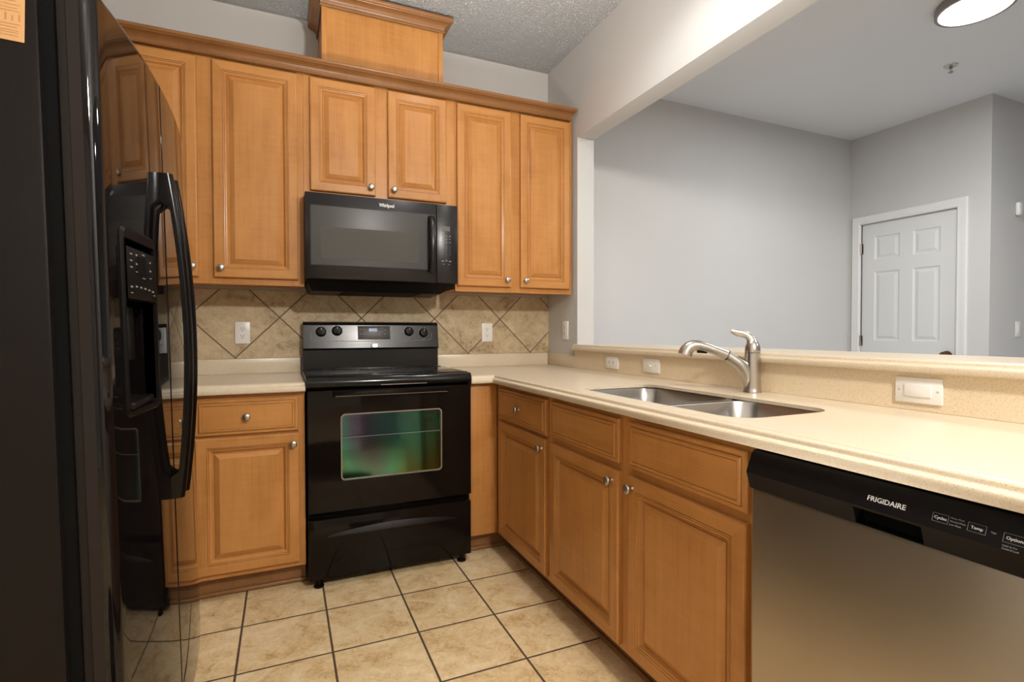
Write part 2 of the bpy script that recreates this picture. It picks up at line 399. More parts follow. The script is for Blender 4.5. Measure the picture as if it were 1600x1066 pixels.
# uppers: origin at back wall, local == world shifted in x
def upper(x0, x1, z0, label, doors, stiles, rails):
    t = thing('upper_cabinet', label, 'cabinet', ((x0+x1)/2, 0, z0), 0, 'maple upper cabinets on the back wall')
    X = (x0+x1)/2; q = lambda v: v-X
    carcass(t, q(x0), q(x1), YF+.019, -.002, .012, UZ1-z0)
    face_frame(t, q(x0), q(x1), 0, UZ1-z0, YF, [(q(a), q(c)) for a, c in stiles], [(a-z0, c-z0) for a, c in rails])
    for a, c, zb, zt, kx, kz in doors: add_door(t, q(a), q(c), zb-z0, zt-z0, YF-.001, q(kx), kz-z0)
    return t
upper(-2.66, -1.5155, UZ0, 'tall two-door maple wall cabinet left of the microwave', [(-2.32, -1.9635, 1.387, 2.379, -1.985, 1.432), (-1.9015, -1.5425, 1.387, 2.379, -1.872, 1.430)],
      [(-2.66, -2.30), (-1.99, -1.875), (-1.565, -1.5155)], [(UZ0, 1.40), (2.365, UZ1)])
upper(-1.515, -.7455, 1.801, 'short two-door maple wall cabinet above the microwave', [(-1.485, -1.1725, 1.829, 2.379, -1.197, 1.868), (-1.109, -.7965, 1.829, 2.379, -1.081, 1.868)],
      [(-1.515, -1.465), (-1.19, -1.09), (-.815, -.7455)], [(1.801, 1.845), (2.365, UZ1)])
upper(-.745, -.0115, UZ0, 'tall two-door maple wall cabinet right of the microwave by the pass-through', [(-.737, -.417, 1.387, 2.379, -.445, 1.427), (-.3575, -.033, 1.387, 2.379, -.330, 1.427)],
      [(-.745, -.715), (-.44, -.335), (-.055, -.0115)], [(UZ0, 1.40), (2.365, UZ1)])
# crown moulding along the uppers
CR = [(0, 0), (.007, .001), (.010, .005), (.009, .010), (.005, .012), (.006, .016), (.009, .025), (.016, .034), (.027, .041), (.040, .045), (.044, .0455), (.045, .048), (.050, .050), (.055, .054), (.0575, .060), (.0575, .066), (.056, .068), (.0, .068)]
b = MB(); z0 = 2.379+.002
rows = []
XR = -.0125
CRK = [(a*.92, h*.85) for a, h in CR]
zc = 2.389
for a, h in CRK: rows.append([(-2.66, YF-.0205-a, zc+h), (-.030+a*.35, YF-.0205-a, zc+h), (-.030+a*.35, YF-.003, zc+h)])
b.grid(rows); b.box(-2.66, -.030, YF-.0205, YF-.003, 2.4095, zc+.0575)
t = tag(b.build('crown_molding', 'wood_crown', None, ang=25), 'long maple crown molding capping the wall cabinets', 'molding')
# vent duct cover box above the microwave cabinet
t = thing('duct_cover', 'maple duct cover box standing on top of the wall cabinets up to the ceiling', 'cabinet', (-1.117, 0, UZ1+.003))
q = lambda x: x+1.117
zz = lambda z: z-UZ1-.003
b = MB(); b.box(q(-1.424), q(-.812), YF+.008, -.002, zz(2.4135), zz(2.825)); b.build('box_panel', 'wood', t)
for xa, xb in ((-1.427, -1.402), (-.834, -.809)):
    b = MB(); b.box(q(xa), q(xb), YF, YF+.02, zz(2.4135), zz(2.80), 0, .0015); b.build('corner_strip', 'wood', t)
b = MB(); rows = []
for a, h in [(a*.85, h*1.0) for a, h in CR]:
    z = zz(2.742)+h
    rows.append([(q(-1.427)-a, -.003, z), (q(-1.427)-a, YF-a, z), (q(-.809)+a, YF-a, z), (q(-.809)+a, -.003, z)])
b.grid(rows); b.box(q(-1.427)-.045, q(-.809)+.045, YF-.045, -.003, zz(2.742)+.064, zz(2.742)+.0675, 0)
b.build('crown', 'wood_crown', t, ang=25)
# base cabinet left of range
YB = -.61
def toe(p, x0, x1, yk, name='toe_kick'):
    b = MB(); b.box(x0, x1, yk, yk+.015, 0, .10); b.box(x0, x1, yk-.012, yk, 0, .018, 0, .006, 3); return b.build(name, 'kick', p)
t = thing('base_cabinet', 'maple base cabinet with one drawer over one door left of the range', 'cabinet', (-2.09, 0, 0), 0, 'maple base cabinets')
q = lambda x: x+2.09
carcass(t, q(-2.66), q(-1.5285), YB+.019, -.002, .10, .873)
face_frame(t, q(-2.66), q(-1.5285), .10, .873, YB, [(q(-2.66), q(-1.93)), (q(-1.575), q(-1.5285))], [(.10, .135), (.68, .72), (.84, .873)])
add_drawer(t, q(-1.948), q(-1.555), .704, .853, YB-.001, q(-1.757), .778)
add_door(t, q(-1.948), q(-1.553), .124, .694, YB-.001, q(-1.577), .648)
toe(t, q(-2.66), q(-1.5285), -.54)
# blind corner right of range
t = thing('base_cabinet', 'plain maple corner filler cabinet between the range and the peninsula drawers', 'cabinet', (-.69, 0, 0), 0, 'maple base cabinets')
q = lambda x: x+.69
b = MB(); b.box(q(-.763), q(-.612), YB, YB+.019, .10, .873, 0, .001); b.build('filler_panel', 'wood', t)
b = MB(); b.box(q(-.763), q(-.748), YB+.019, -.002, .10, .873); b.build('carcass', 'wood', t)
toe(t, q(-.763), q(-.545), -.54)
b = MB(); b.box(q(-.545), q(-.530), -.6115, -.525, 0, .10); b.build('toe_kick', 'kick', t)
# peninsula cabinets: rot -90; local x = y0 - Y ; local y = X
t = thing('base_cabinet', 'narrow maple peninsula cabinet with knobbed drawer and door next to the corner', 'cabinet', (0, -.612, 0), R(-90), 'maple base cabinets')
carcass(t, .0, .580, YB+.019, -.03, .10, .873)
face_frame(t, 0, .580, .10, .873, YB, [(0, .07), (.55, .580)], [(.10, .13), (.68, .715), (.84, .873)])
add_drawer(t, .060, .568, .703, .853, YB-.001, .310, .778)
add_door(t, .060, .568, .120, .688, YB-.001, .541, .648)
toe(t, .0, .580, -.54)
t = thing('base_cabinet', 'wide maple sink cabinet with two doors below two blank drawer fronts', 'cabinet', (0, -1.193, 0), R(-90), 'maple base cabinets')
carcass(t, .0, 1.031, YB+.019, -.03, .10, .69)
face_frame(t, 0, 1.031, .10, .873, YB, [(0, .045), (.49, .565), (.99, 1.031)], [(.10, .135), (.675, .72), (.84, .873)])
add_drawer(t, .030, .500, .708, .853, YB-.001, name='drawer_front'); add_drawer(t, .553, 1.008, .708, .853, YB-.001, name='drawer_front')
add_door(t, .027, .501, .120, .684, YB-.001, .470, .648); add_door(t, .552, 1.008, .120, .684, YB-.001, .578, .650)
toe(t, 0, 1.031, -.54)

# ------------------------------------------------------------------ stone tops
EDGE = [(-.030, .914), (-.0296, .9124), (-.0286, .9124), (-.0282, .9138), (-.021, .9130), (-.0165, .9105), (-.0145, .9070), (-.0140, .9030), (-.0125, .9002), (-.0095, .8986), (-.0060, .8982), (-.0030, .8972), (-.0008, .8948), (0, .8910), (0, .8780), (-.0015, .8755), (-.004, .8745), (-.03, .8745)]
D = .652
YP = -2.93            # end of the peninsula top
def rrect(x0, x1, y0, y1, r, seg=6):
    pts = []
    for cx, cy, a0 in ((x1-r, y1-r, 0), (x0+r, y1-r, 90), (x0+r, y0+r, 180), (x1-r, y0+r, 270)):
        for k in range(seg+1):
            a = R(a0+90*k/seg); pts.append((cx+r*math.cos(a), cy+r*math.sin(a)))
    return pts
SX0, SX1, SY0, SY1 = -.565, -.205, -2.128, -1.325
t = thing('countertop', 'long L-shaped beige stone counter holding the sink', 'countertop', (-.3, -1.2, .914), 0)
def off(pts): return [(p[0]+.3, p[1]+1.2, p[2]-.914) for p in pts]
b = MB()
rows = [off([(-.7635, -D-a, z), (-D-a, -D-a, z), (-D-a, YP, z)]) for a, z in EDGE]
b.grid(rows)
w = D+EDGE[0][0]
outer = [(-.7635, -w), (-w, -w), (-w, YP), (-.0085, YP), (-.0085, -.0145), (-.7635, -.0145)]
hole = rrect(SX0, SX1, SY0, SY1, .075)
tb = bmesh.new()
ov = [tb.verts.new((p[0], p[1], .914)) for p in outer]; hv = [tb.verts.new((p[0], p[1], .914)) for p in hole]
ed = [tb.edges.new((l[i], l[(i+1) % len(l)])) for l in (ov, hv) for i in range(len(l))]
bmesh.ops.triangle_fill(tb, edges=ed, use_beauty=True)
for v in tb.verts: v.co = off([v.co])[0]
b.merge(tb)
b.grid([off([(p[0], p[1], .914) for p in hole]), off([(p[0]*1, p[1], .903) for p in hole])], closed_v=True)
b.box(-.7635+.3, -.7635+.3005, -w+1.2, -.02+1.2, .8745-.914, -.0005)
b.build('slab', 'stone', t, ang=40)
b = MB(); b.box(-.7635+.3, -.009+.3, -.014+1.2, -.0015+1.2, 0, .0795, 0, .002); b.box(-.0085+.3, -.0005+.3, YJ+.018+1.2, -.002+1.2, 0, .0795, 0, .0015); b.build('upstand', 'stone', t)
t = thing('countertop', 'short beige stone counter between the refrigerator and the range', 'countertop', (-2.1, -.3, .914), 0)
b = MB(); rows = [[(-2.66+2.1, -D-a+.3, z-.914), (-1.5265+2.1, -D-a+.3, z-.914)] for a, z in EDGE]; b.grid(rows)
b.box(-2.66+2.1, -1.5265+2.1, -D+.030+.3, .2985, -.0395, 0); b.build('slab', 'stone', t, ang=40)
b = MB(); b.box(-2.66+2.1, -1.5265+2.1, .286, .2985, 0, .0795, 0, .002); b.build('upstand', 'stone', t)
# splash panel + bar ledge on the half wall
b = MB(); b.box(-.008, -.0005, YE+.01, YJ+.0175, .9145, 1.0195); tag(b.build('splash_panel', 'stone_panel'), 'beige speckled stone panel between the counter and the bar ledge', 'backsplash')
b = MB(); rows = []
for a, z in EDGE:
    zz_ = 1.0562+(z-.914)*.92
    rows.append([(TW+.26, YJ+.001, zz_), (TW+.001, YJ+.001, zz_), (.001, YJ+.001, zz_), (.001, -.352+a*0, zz_), (-.030-a, -.352, zz_), (-.030-a, YE+.002, zz_)])
rows2 = [[(-.030-a, -.352, 1.0562+(z-.914)*.92), (-.030-a, YE+.002, 1.0562+(z-.914)*.92)] for a, z in EDGE]
b.grid(rows2); zt = 1.0562; zb_ = 1.0562-.0395*.92
b.box(0, TW+.26, YE+.002, YJ-.0005, zb_, zt, 0); b.box(-.0085, -.0006, YJ-.0005, -.352, zb_, zt); 
b.face([(-.030-a, -.352, 1.0562+(z-.914)*.92) for a, z in EDGE]+[(-.001, -.352, zb_), (-.001, -.352, zt)])
tag(b.build('bar_ledge', 'stone', ang=40), 'long beige stone bar ledge on the half wall of the pass-through', 'ledge')
# tiled backsplash
b = MB(); b.box(-2.66, -.0005, -.0085, -.0005, .9945, 1.3565)
o = b.build('tile_backsplash', 'splash'); tag(o, 'diagonal beige tile backsplash on the back wall behind the range', 'backsplash')

# ------------------------------------------------------------------ sink and faucet
t = thing('kitchen_sink', 'double-bowl stainless steel sink set under the peninsula counter', 'sink', (-.38, -1.73, .9025))
def bowl(b, x0, x1, y0, y1, r, depth):
    rows = []
    for ins, z, rr in ((-.02, -.001, r+.02), (0, -.001, r), (.002, -.006, r), (.012, -.10, r), (.02, -depth+.03, r-.005), (.034, -depth+.008, r-.012), (.06, -depth, r-.02), (.13, -depth-.004, .03)):
        rows.append([(p[0], p[1], z) for p in rrect(x0+ins, x1-ins, y0+ins, y1-ins, max(rr, .02))])
    vv = b.grid(rows, closed_v=True); b.bm.faces.new(vv[-1])
for y0, y1, dp in ((-1.765+1.73, SY1+1.73+.006, .2), (SY0+1.73-.006, -1.795+1.73, .17)):
    b = MB(); bowl(b, SX0+.38-.006, SX1+.38+.006, y0, y1, .07, dp); bo = b.build('bowl', 'steelsink', t, ang=60)
    b = MB(); cx, cy = (SX0+SX1)/2+.38, (y0+y1)/2
    b.lathe([(.045, -dp-.003), (.044, .001-dp), (.038, .002-dp), (.034, -.004-dp), (.012, -.005-dp)], (cx, cy, 0), 'z', 20); b.build('drain', 'silver', bo)
t = thing('faucet', 'brushed nickel single-lever faucet with pull-out spout behind the sink', 'faucet', (-.066, -1.716, .9145), R(180-27))
# local: +x = spout direction
b = MB(); b.lathe([(.0315, 0), (.0315, .004), (.030, .007), (.0285, .02), (.0275, .06), (.0268, .10), (.0265, .1405), (.0265, .142), (.020, .1425)], seg=28); b.build('body', 'nickel', t, ang=50)
pts = [(.004, .030), (.014, .075), (.033, .108), (.062, .129), (.095, .147)]
b = MB(); rows = []
for x, za, zb, ry in ((.0, .004, .120, .020), (.021, .006, .119, .0215), (.0255, .020, .119, .022), (.030, .038, .1195, .022), (.038, .058, .123, .0215), (.048, .0735, .128, .0205), (.060, .088, .134, .019), (.075, .1015, .1425, .0172), (.088, .1120, .1515, .016)):
    cz_, rz_ = (za+zb)/2, (zb-za)/2
    rows.append([(x-.0085*math.sin(2*math.pi*k/24)*min(1, x/.088), ry*math.cos(2*math.pi*k/24), cz_+rz_*math.sin(2*math.pi*k/24)) for k in range(24)])
b.grid(rows, closed_v=True, cap=True); b.build('spout_neck', 'nickel', t, ang=60)
b = MB(); b.sweep([(.086, 0, .1309), (.0905, 0, .1335)], [(.0152, .0172), (.0152, .0168)], 20); b.build('spout_seam', 'black_mat', t)
pts = [(.0905, .1335), (.115, .1435), (.14, .1530), (.165, .1625), (.188, .1685), (.208, .1685), (.2235, .162), (.2345, .150), (.239, .135)]
b = MB(); b.sweep([(x, 0, z) for x, z in pts], [.0163, .0163, .0165, .017, .018, .0198, .022, .024, .0255], 22, upv=(0, 1, 0)); hd = b.build('spray_head', 'nickel', t, ang=60)
b = MB(); b.sweep([(.160, 0, .146), (.178, 0, .1495), (.196, 0, .147)], [(.007, .004), (.009, .006), (.006, .003)], 10, upv=(0, 1, 0)); b.build('spray_button', 'black_mat', hd)
b = MB(); b.lathe([(.0262, .1430), (.0265, .1445), (.0262, .154), (.0245, .166), (.020, .178), (.011, .187), (.001, .190)], seg=28)
lp = [(.000, .150), (.001, .166), (.002, .181), (.008, .1955), (.020, .2055), (.038, .2110), (.056, .2135), (.068, .2180), (.075, .2215)]
b.sweep([(x, 0, z) for x, z in lp], [(.0255, .024), (.0235, .020), (.0195, .0135), (.0155, .0088), (.0130, .0058), (.012, .004), (.0112, .0034), (.009, .003), (.005, .002)], 18, upv=(0, 1, 0))
b.build('lever', 'nickel', t, ang=60)

# ------------------------------------------------------------------ electric range
t = thing('electric_range', 'black freestanding electric range between the two counters', 'range', (-1.145, 0, 0))
hw = .377
b = MB(); b.box(-hw+.002, hw-.002, -.615, -.03, .035, .905, 0, .003); b.box(-.30, .30, -.56, -.10, .01, .036); b.build('body', 'black_mat', t)
for sx in (-1, 1):
    for fy in (-.635, -.10):
        b = MB(); b.lathe([(.020, 0), (.022, .002), (.022, .008), (.008, .011), (.008, .04)], (sx*(hw-.045), fy, 0), 'z', 16)
        if fy < -.5: b.box(sx*(hw-.045)-.012, sx*(hw-.045)+.012, fy, -.60, .0355, .045)
        b.build('foot', 'black_mat', t)
b = MB()
cs = [(-.652, .884), (-.6585, .890), (-.660, .902), (-.657, .918), (-.648, .929), (-.632, .9325), (-.10, .9325), (-.10, .9055), (-.614, .9055), (-.62, .884)]
rows = [[(-hw-.002, y, z), (hw+.002, y, z)] for y, z in cs]; vv = b.grid(rows, closed_u=True)
b.bm.faces.new([r[0] for r in vv]); b.bm.faces.new([r[1] for r in vv])
ct = b.build('cooktop', 'cook', t, ang=30)
b = MB()
for k, (cx, cy, r) in enumerate(((-.19, -.47, .115), (.19, -.47, .09), (-.19, -.23, .09), (.19, -.23, .115))):
    b.grid([[(cx+rr*math.cos(2*math.pi*i/40), cy+rr*math.sin(2*math.pi*i/40), .9329) for i in range(40)] for rr in (r, r-.004)], closed_v=True)
b.build('burner_rings', 'panel_grey', ct)
b = MB(); b.box(-hw+.012, hw-.012, -.135, -.108, .9325, .9365, 0, .002); b.box(-hw+.012, hw-.012, -.165, -.150, .9325, .9355, 0, .0015); b.build('rear_ridges', 'black', ct)
b = MB(); b.box(-hw+.004, hw-.004, -.612, -.600, .9325, .9365, 0, .002); b.build('front_ridge', 'black', ct)
b = MB(); b.box(-.06, .155, -.6607, -.659, .8905, .8925); b.build('trim_highlight', 'silver', ct)  # highlight on the trim, modelled as a silver strip
# backguard (side profile swept in x)
bg = [(-.012, .905), (-.012, 1.186), (-.055, 1.189), (-.068, 1.184), (-.074, 1.17), (-.092, 1.06), (-.0945, 1.045), (-.090, 1.038), (-.078, 1.034), (-.080, .935), (-.088, .9335), (-.088, .905)]
b = MB(); rows = [[(-.3715, y, z), (-.368, y, z), (.366, y, z), (.3695, y, z)] for y, z in bg]; vv = b.grid(rows, closed_u=True)
b.bm.faces.new([r[0] for r in vv]); b.bm.faces.new([r[-1] for r in vv])
bgo = b.build('backguard', 'black', t, smooth=False)
sl = math.atan2(.018, .11); cz, cyy = 1.115, -.0830
bgp = bpy.data.objects.new('console', None)
def on_panel(bm_, dz=0):
    Mx = Matrix.Translation((0, cyy, cz)) @ Matrix.Rotation(-sl, 4, 'X')
    return Mx
def panel_obj(b, name, mats, parent, **k):
    for v in b.bm.verts: v.co = on_panel(None) @ v.co
    return b.build(name, mats, parent, **k)
b = MB(); tr = []
tp = [(-.335, .022), (-.335, -.005), (-.330, -.022), (-.318, -.030), (-.20, -.033), (0, -.0345), (.20, -.033), (.310, -.030), (.325, -.022), (.330, -.008), (.330, .010)]
b.sweep([(x, -.0008, z) for x, z in tp], [.0016]*len(tp), 6, upv=(0, 1, 0)); panel_obj(b, 'console_outline', 'ovenrim', bgo)
for kx, kz in ((-.281, .019), (-.198, .0245), (.198, .0205), (.283, .012)):
    b = MB(); b.lathe([(.029, .0008), (.029, .0016)], (kx, 0, kz), 'y', 28); dial = panel_obj(b, 'dial_ring', 'print_dim', bgo)
    b = MB(); b.lathe([(.027, 0), (.027, .006), (.0255, .009), (.022, .018), (.0205, .020), (.012, .021)], (kx, 0, kz), 'y', 28)
    b.box(kx-.0035, kx+.0035, -.024, -.018, kz-.020, kz+.020, 0, .001); kb = panel_obj(b, 'knob', 'black_mat', bgo)
    b = MB(); b.box(kx-.0012, kx+.0012, -.0246, -.0239, kz+.006, kz+.019); panel_obj(b, 'pointer', 'print', kb)
    b = MB()
    for k in range(8):
        a = R(-30+k*35); b.box(kx+.034*math.cos(a)-.0012, kx+.034*math.cos(a)+.0012, -.0006, 0, kz+.034*math.sin(a)-.0012, kz+.034*math.sin(a)+.0012)
    b.box(kx-.008, kx+.008, -.0006, 0, kz-.0385, kz-.037); panel_obj(b, 'dial_marks', 'print_dim', bgo)
b = MB(); b.box(-.088, .090, -.0012, 0, -.025, .052, 0, .002); dp = panel_obj(b, 'control_display', 'panel_grey', bgo)
b = MB(); b.box(-.028, .018, -.0018, -.0011, .020, .038); panel_obj(b, 'clock_screen', 'led_blue', dp)
b = MB()
for x, z in ((-.074, .034), (-.055, .034), (-.074, .006), (-.055, .006), (.045, .04), (.045, .022), (.060, .030), (.060, .005), (.03, .0)): b.box(x-.005, x+.005, -.0017, -.0011, z-.0018, z+.0018)
panel_obj(b, 'panel_marks', 'print_dim', dp)
b = MB(); b.lathe([(.0265, 0), (.0265, .002), (.023, .0035), (.001, .004)], (0, 0, 0), 'y', 28)
for v in b.bm.verts: v.co.z = v.co.z*.42
for v in b.bm.verts: v.co = on_panel(None) @ (v.co+Vector((.004, -.0005, -.060)))
b.build('badge', 'silver', bgo)
# oven door
def framed_hole(b, x0, x1, z0, z1, hx0, hx1, hz0, hz1, y, mi=0):
    panel_slab_h(b, x0, x1, z0, z1, (hx0, hx1, hz0, hz1), y, mi)
def panel_slab_h(b, x0, x1, z0, z1, h, y, mi=0):
    xs = [x0, h[0], h[1], x1]; zs = [z0, h[2], h[3], z1]
    for i in range(3):
        for j in range(3):
            if i == 1 and j == 1: continue
            b.face([(xs[i], y, zs[j]), (xs[i+1], y, zs[j]), (xs[i+1], y, zs[j+1]), (xs[i], y, zs[j+1])], mi)
yd = -.66
b = MB(); hx = (-.237, .228, .469, .768)
panel_slab_h(b, -hw+.003, hw-.003, .336, .874, hx, yd)
e = -hw+.003; f = hw-.003
for pts_ in ([(e, yd, .336), (f, yd, .336), (f, -.617, .336), (e, -.617, .336)], [(e, yd, .874), (f, yd, .874), (f, -.617, .878), (e, -.617, .878)],
             [(e, yd, .336), (e, yd, .874), (e, -.617, .878), (e, -.617, .336)], [(f, yd, .336), (f, yd, .874), (f, -.617, .878), (f, -.617, .336)]): b.face(pts_)
hl = [(hx[0], hx[2]), (hx[1], hx[2]), (hx[1], hx[3]), (hx[0], hx[3])]
b.grid([[(x, yd, z) for x, z in hl], [(x, yd+.03, z) for x, z in hl]], closed_v=True)
od = b.build('oven_door', 'oven_black', t, ang=30)
b = MB(); rr = rrect(hx[0], hx[1], hx[2], hx[3], .018, 4); ri = rrect(hx[0]+.006, hx[1]-.006, hx[2]+.006, hx[3]-.006, .014, 4)
ro = rrect(hx[0]-.002, hx[1]+.002, hx[2]-.002, hx[3]+.002, .001, 4)
b.grid([[(x, yd-.0008, z) for x, z in rr], [(x, yd-.0012, z) for x, z in ri], [(x, yd+.02, z) for x, z in ri]], closed_v=True); b.build('window_rim', 'ovenrim', od)
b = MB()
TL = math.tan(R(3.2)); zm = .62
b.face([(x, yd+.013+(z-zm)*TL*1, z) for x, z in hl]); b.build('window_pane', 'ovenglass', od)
b = MB(); b.box(hx[0]+.006, hx[1]-.006, yd+.0015, yd+.0025, .660, .662); b.build('rack_edge', 'print_dim', od)
b = MB(); cs = [(-.660, .845), (-.668, .848), (-.672, .856), (-.671, .868), (-.660, .874)]
rows = [[(-.262+ (0 if i in (1, 2, 3) else -.01), y, z), (.258+(0 if i in (1, 2, 3) else .01), y, z)] for i, (y, z) in enumerate(cs)]; vv = b.grid(rows)
b.bm.faces.new([r[0] for r in vv]); b.bm.faces.new([r[1] for r in vv]); b.build('handle', 'black', od, ang=50)
b = MB(); b.box(-.258, .254, -.6695, -.6665, .8465, .8485); b.build('handle_highlight', 'ovenrim', od)  # thin highlight below the handle, put in as a lighter strip
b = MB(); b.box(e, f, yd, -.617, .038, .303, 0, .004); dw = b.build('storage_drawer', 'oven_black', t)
b = MB(); N = 24; rows = []
for k in range(N+1):
    u = k/N; x = -.30+.60*u; s_ = math.sin(math.pi*u)**.75
    rows.append([(x, yd-.0004, .2225), (x, yd-.0100*s_-.0006, .2235), (x, yd-.0110*s_-.0006, .2255), (x, yd-.0095*s_-.0006, .2265+.004*s_), (x, yd-.0004, .2266+.029*s_)])
b.grid(rows); b.build('drawer_handle', 'black', dw, ang=60)

# ------------------------------------------------------------------ microwave
t = thing('microwave', 'black over-the-range microwave hung under the short wall cabinet', 'microwave', (-1.137, 0, 1.388))
mz = lambda z: z-1.388
mh = .377
b = MB(); b.box(-mh, mh, -.398, -.002, 0, mz(1.8005), 0, .002)
pr = [(-mh+.005, -.395, 0), (mh-.005, -.395, 0), (mh-.005, -.02, 0), (-mh+.005, -.02, 0)]
lo = [(-mh+.03, -.345, mz(1.336)), (mh-.075, -.345, mz(1.336)), (mh-.045, -.02, mz(1.336)), (-mh+.03, -.02, mz(1.336))]
vv = b.grid([pr, lo], closed_v=True); b.bm.faces.new(vv[1]); b.build('body', 'black_mat', t)
b = MB(); b.box(-.20, .20, -.33, -.05, mz(1.334), mz(1.3365)); b.build('vent_filter', 'grey_strip', t)
xs = .262
b = MB(); b.box(-mh, xs-.0015, -.425, -.399, .002, mz(1.800), 0, .0025); md = b.build('door', 'mw_black', t)
b = MB(); rr = rrect(-.357, xs-.006, mz(1.452), mz(1.743), .008, 3); ri = rrect(-.352, xs-.009, mz(1.456), mz(1.739), .006, 3)
b.grid([[(x, -.4255, z) for x, z in rr], [(x, -.427, z) for x, z in ri]], closed_v=True); b.bm.faces.new([b.bm.verts.new((x, -.4268, z)) for x, z in ri]); wn_ = b.build('window', 'mwglass', md, ang=40)
b = MB(); rr = rrect(-.308, .163, mz(1.487), mz(1.640), .01, 3); b.bm.faces.new([b.bm.verts.new((x, -.4274, z)) for x, z in rr]); b.build('window_screen', 'mwscreen', wn_)
b = MB(); hp = []
for k in range(17):
    u = k/16; hp.append((.233, -.428-.034*math.sin(math.pi*u)**.6, mz(1.447)+u*(1.727-1.447)))
b.sweep(hp, [(.0185, .014)]*17, 14, upv=(0, 1, 0)); b.build('handle', 'mw_black', md, ang=60)
b = MB(); b.merge(text_mb('Whirlpool', .024, .006, mz(1.7665), -.4256, bold=.0009, squash=.74)); b.build('brand_lettering', 'print', md, smooth=False)
b = MB(); b.box(xs+.0015, mh, -.423, -.399, .002, mz(1.800), 0, .0025); mc = b.build('control_panel', 'mw_black', t)
b = MB(); b.box(.292, .335, -.4238, -.4225, mz(1.663), mz(1.687)); b.build('display', 'led_dim', mc)
b = MB()
for r_, z in enumerate((1.637, 1.622, 1.604, 1.58, 1.567, 1.554, 1.541)):
    for c_, x in enumerate((.295, .315, .335)):
        w_ = .0045 if r_ < 3 else .0014; b.box(x-w_, x+w_, -.4236, -.4225, mz(z)-.0016, mz(z)+.0016)
for x, z, w_ in ((.295, 1.505, .006), (.315, 1.508, .005), (.335, 1.505, .006), (.30, 1.488, .0025), (.33, 1.488, .0025)): b.box(x-w_, x+w_, -.4236, -.4225, mz(z)-.0025, mz(z)+.0025)
b.build('keypad_marks', 'print_dim', mc)

# ------------------------------------------------------------------ dishwasher (rot -90)
t = thing('dishwasher', 'stainless steel dishwasher with black control strip under the peninsula counter', 'dishwasher', (0, -2.2265, 0), R(-90))
DWW = .603
b = MB(); b.box(.004, DWW, -.598, -.05, .02, .868); b.box(.004, DWW, -.545, -.53, 0, .10); b.build('tub_body', 'black_mat', t)
b = MB(); N = 10; rows = []
for z, yy in ((.115, -.632), (.118, -.637), (.45, -.642), (.774, -.642), (.779, -.640)): rows.append([(.002, yy+.004, z), (.006, yy, z), (DWW-.006, yy, z), (DWW-.002, yy+.004, z)])
vv = b.grid(rows); b.box(.003, DWW-.003, -.6365, -.60, .116, .778); b.build('door_panel', 'steel', t, ang=40)
# control strip with pocket: faces swept along x, hole for the handle pocket
cp_ = [(-.612, .868), (-.634, .866), (-.640, .860), (-.655, .824), (-.657, .818), (-.655, .813), (-.645, .782), (-.641, .7795), (-.612, .7795)]
b = MB(); px0, px1 = .240, .352
rows = [[(x, y, z) for x in (.001, .004, px0, px1, DWW-.002, DWW)] for y, z in cp_]
vg = b.grid(rows)
for f_ in [f_ for f_ in b.bm.faces if abs(f_.calc_center_median().x-(px0+px1)/2) < .01 and .783 < f_.calc_center_median().z < .812]: b.bm.faces.remove(f_)
b.bm.faces.new([r[0] for r in vg]); b.bm.faces.new([r[-1] for r in vg])
cpn = b.build('control_strip', 'black_mat', t, ang=25)
b = MB(); pk = [(-.655, .813), (-.630, .815), (-.622, .80), (-.625, .784), (-.645, .782)]
vv = b.grid([[(px0, y, z), (px1, y, z)] for y, z in pk]); b.bm.faces.new([r[0] for r in vv]); b.bm.faces.new([r[1] for r in vv]); b.build('handle_pocket', 'black_hole', cpn)
ang_ = math.atan2(.015, .036)
def dwp(bm_, x, z):      # place flat art on the sloping strip face
    yy = -.657+(z-.818)*(.017/.042)
    MX = Matrix.Translation((x, yy-.0004, z)) @ Matrix.Rotation(-ang_, 4, 'X')
    for v in bm_.verts: v.co = MX @ v.co
    return bm_
b = MB(); b.merge(dwp(text_mb('FRIGIDAIRE', .0125, 0, 0, 0, bold=.00015), .295, .8355)); b.build('brand_lettering', 'print', cpn, smooth=False)
b = MB()
def frame(b, x, z, w_, h_):
    f_ = MB()
    for (xa, xb, za, zb) in ((-w_, w_, h_-.0004, h_), (-w_, w_, -h_, -h_+.0004), (-w_, -w_+.0004, -h_, h_), (w_-.0004, w_, -h_, h_)): f_.box(xa, xb, -.0004, 0, za, zb)
    b.merge(dwp(f_.bm, x, z))
for s_, x, z, w_ in (('Cycles', .3775, .8355, .0110), ('Temp', .4255, .8355, .0115), ('Options', .4715, .8345, .0140)):
    b.merge(dwp(text_mb(s_, .0066, 0, 0, 0), x, z))
b.build('button_lettering', 'print', cpn, smooth=False)
b = MB()
for x, z, w_ in ((.3775, .8355, .0110), (.4255, .8355, .0115), (.4715, .8345, .0140)): frame(b, x, z, w_, .0068)
b.build('button_outlines', 'print_dim', cpn, smooth=False)
b = MB()
for s_, x, z in (('Heavy Wash', .3905, .8405), ('Normal Wash', .3905, .8355), ('Low Wash', .3905, .8305), ('High', .4425, .836), ('Hold 3s For', .458, .8235), ('Control Lock', .458, .8195)): b.merge(dwp(text_mb(s_, .0036, 0, 0, 0, 'LEFT'), x, z))
b.build('small_lettering', 'print_dim', cpn, smooth=False)
# end panel and continuing peninsula
t = thing('end_panel', 'maple end panel closing the peninsula past the dishwasher', 'cabinet', (0, -2.84, 0), R(-90))
b = MB(); b.box(.0, .06, -.61, -.03, 0, .873, 0, .001); b.build('panel', 'wood', t)

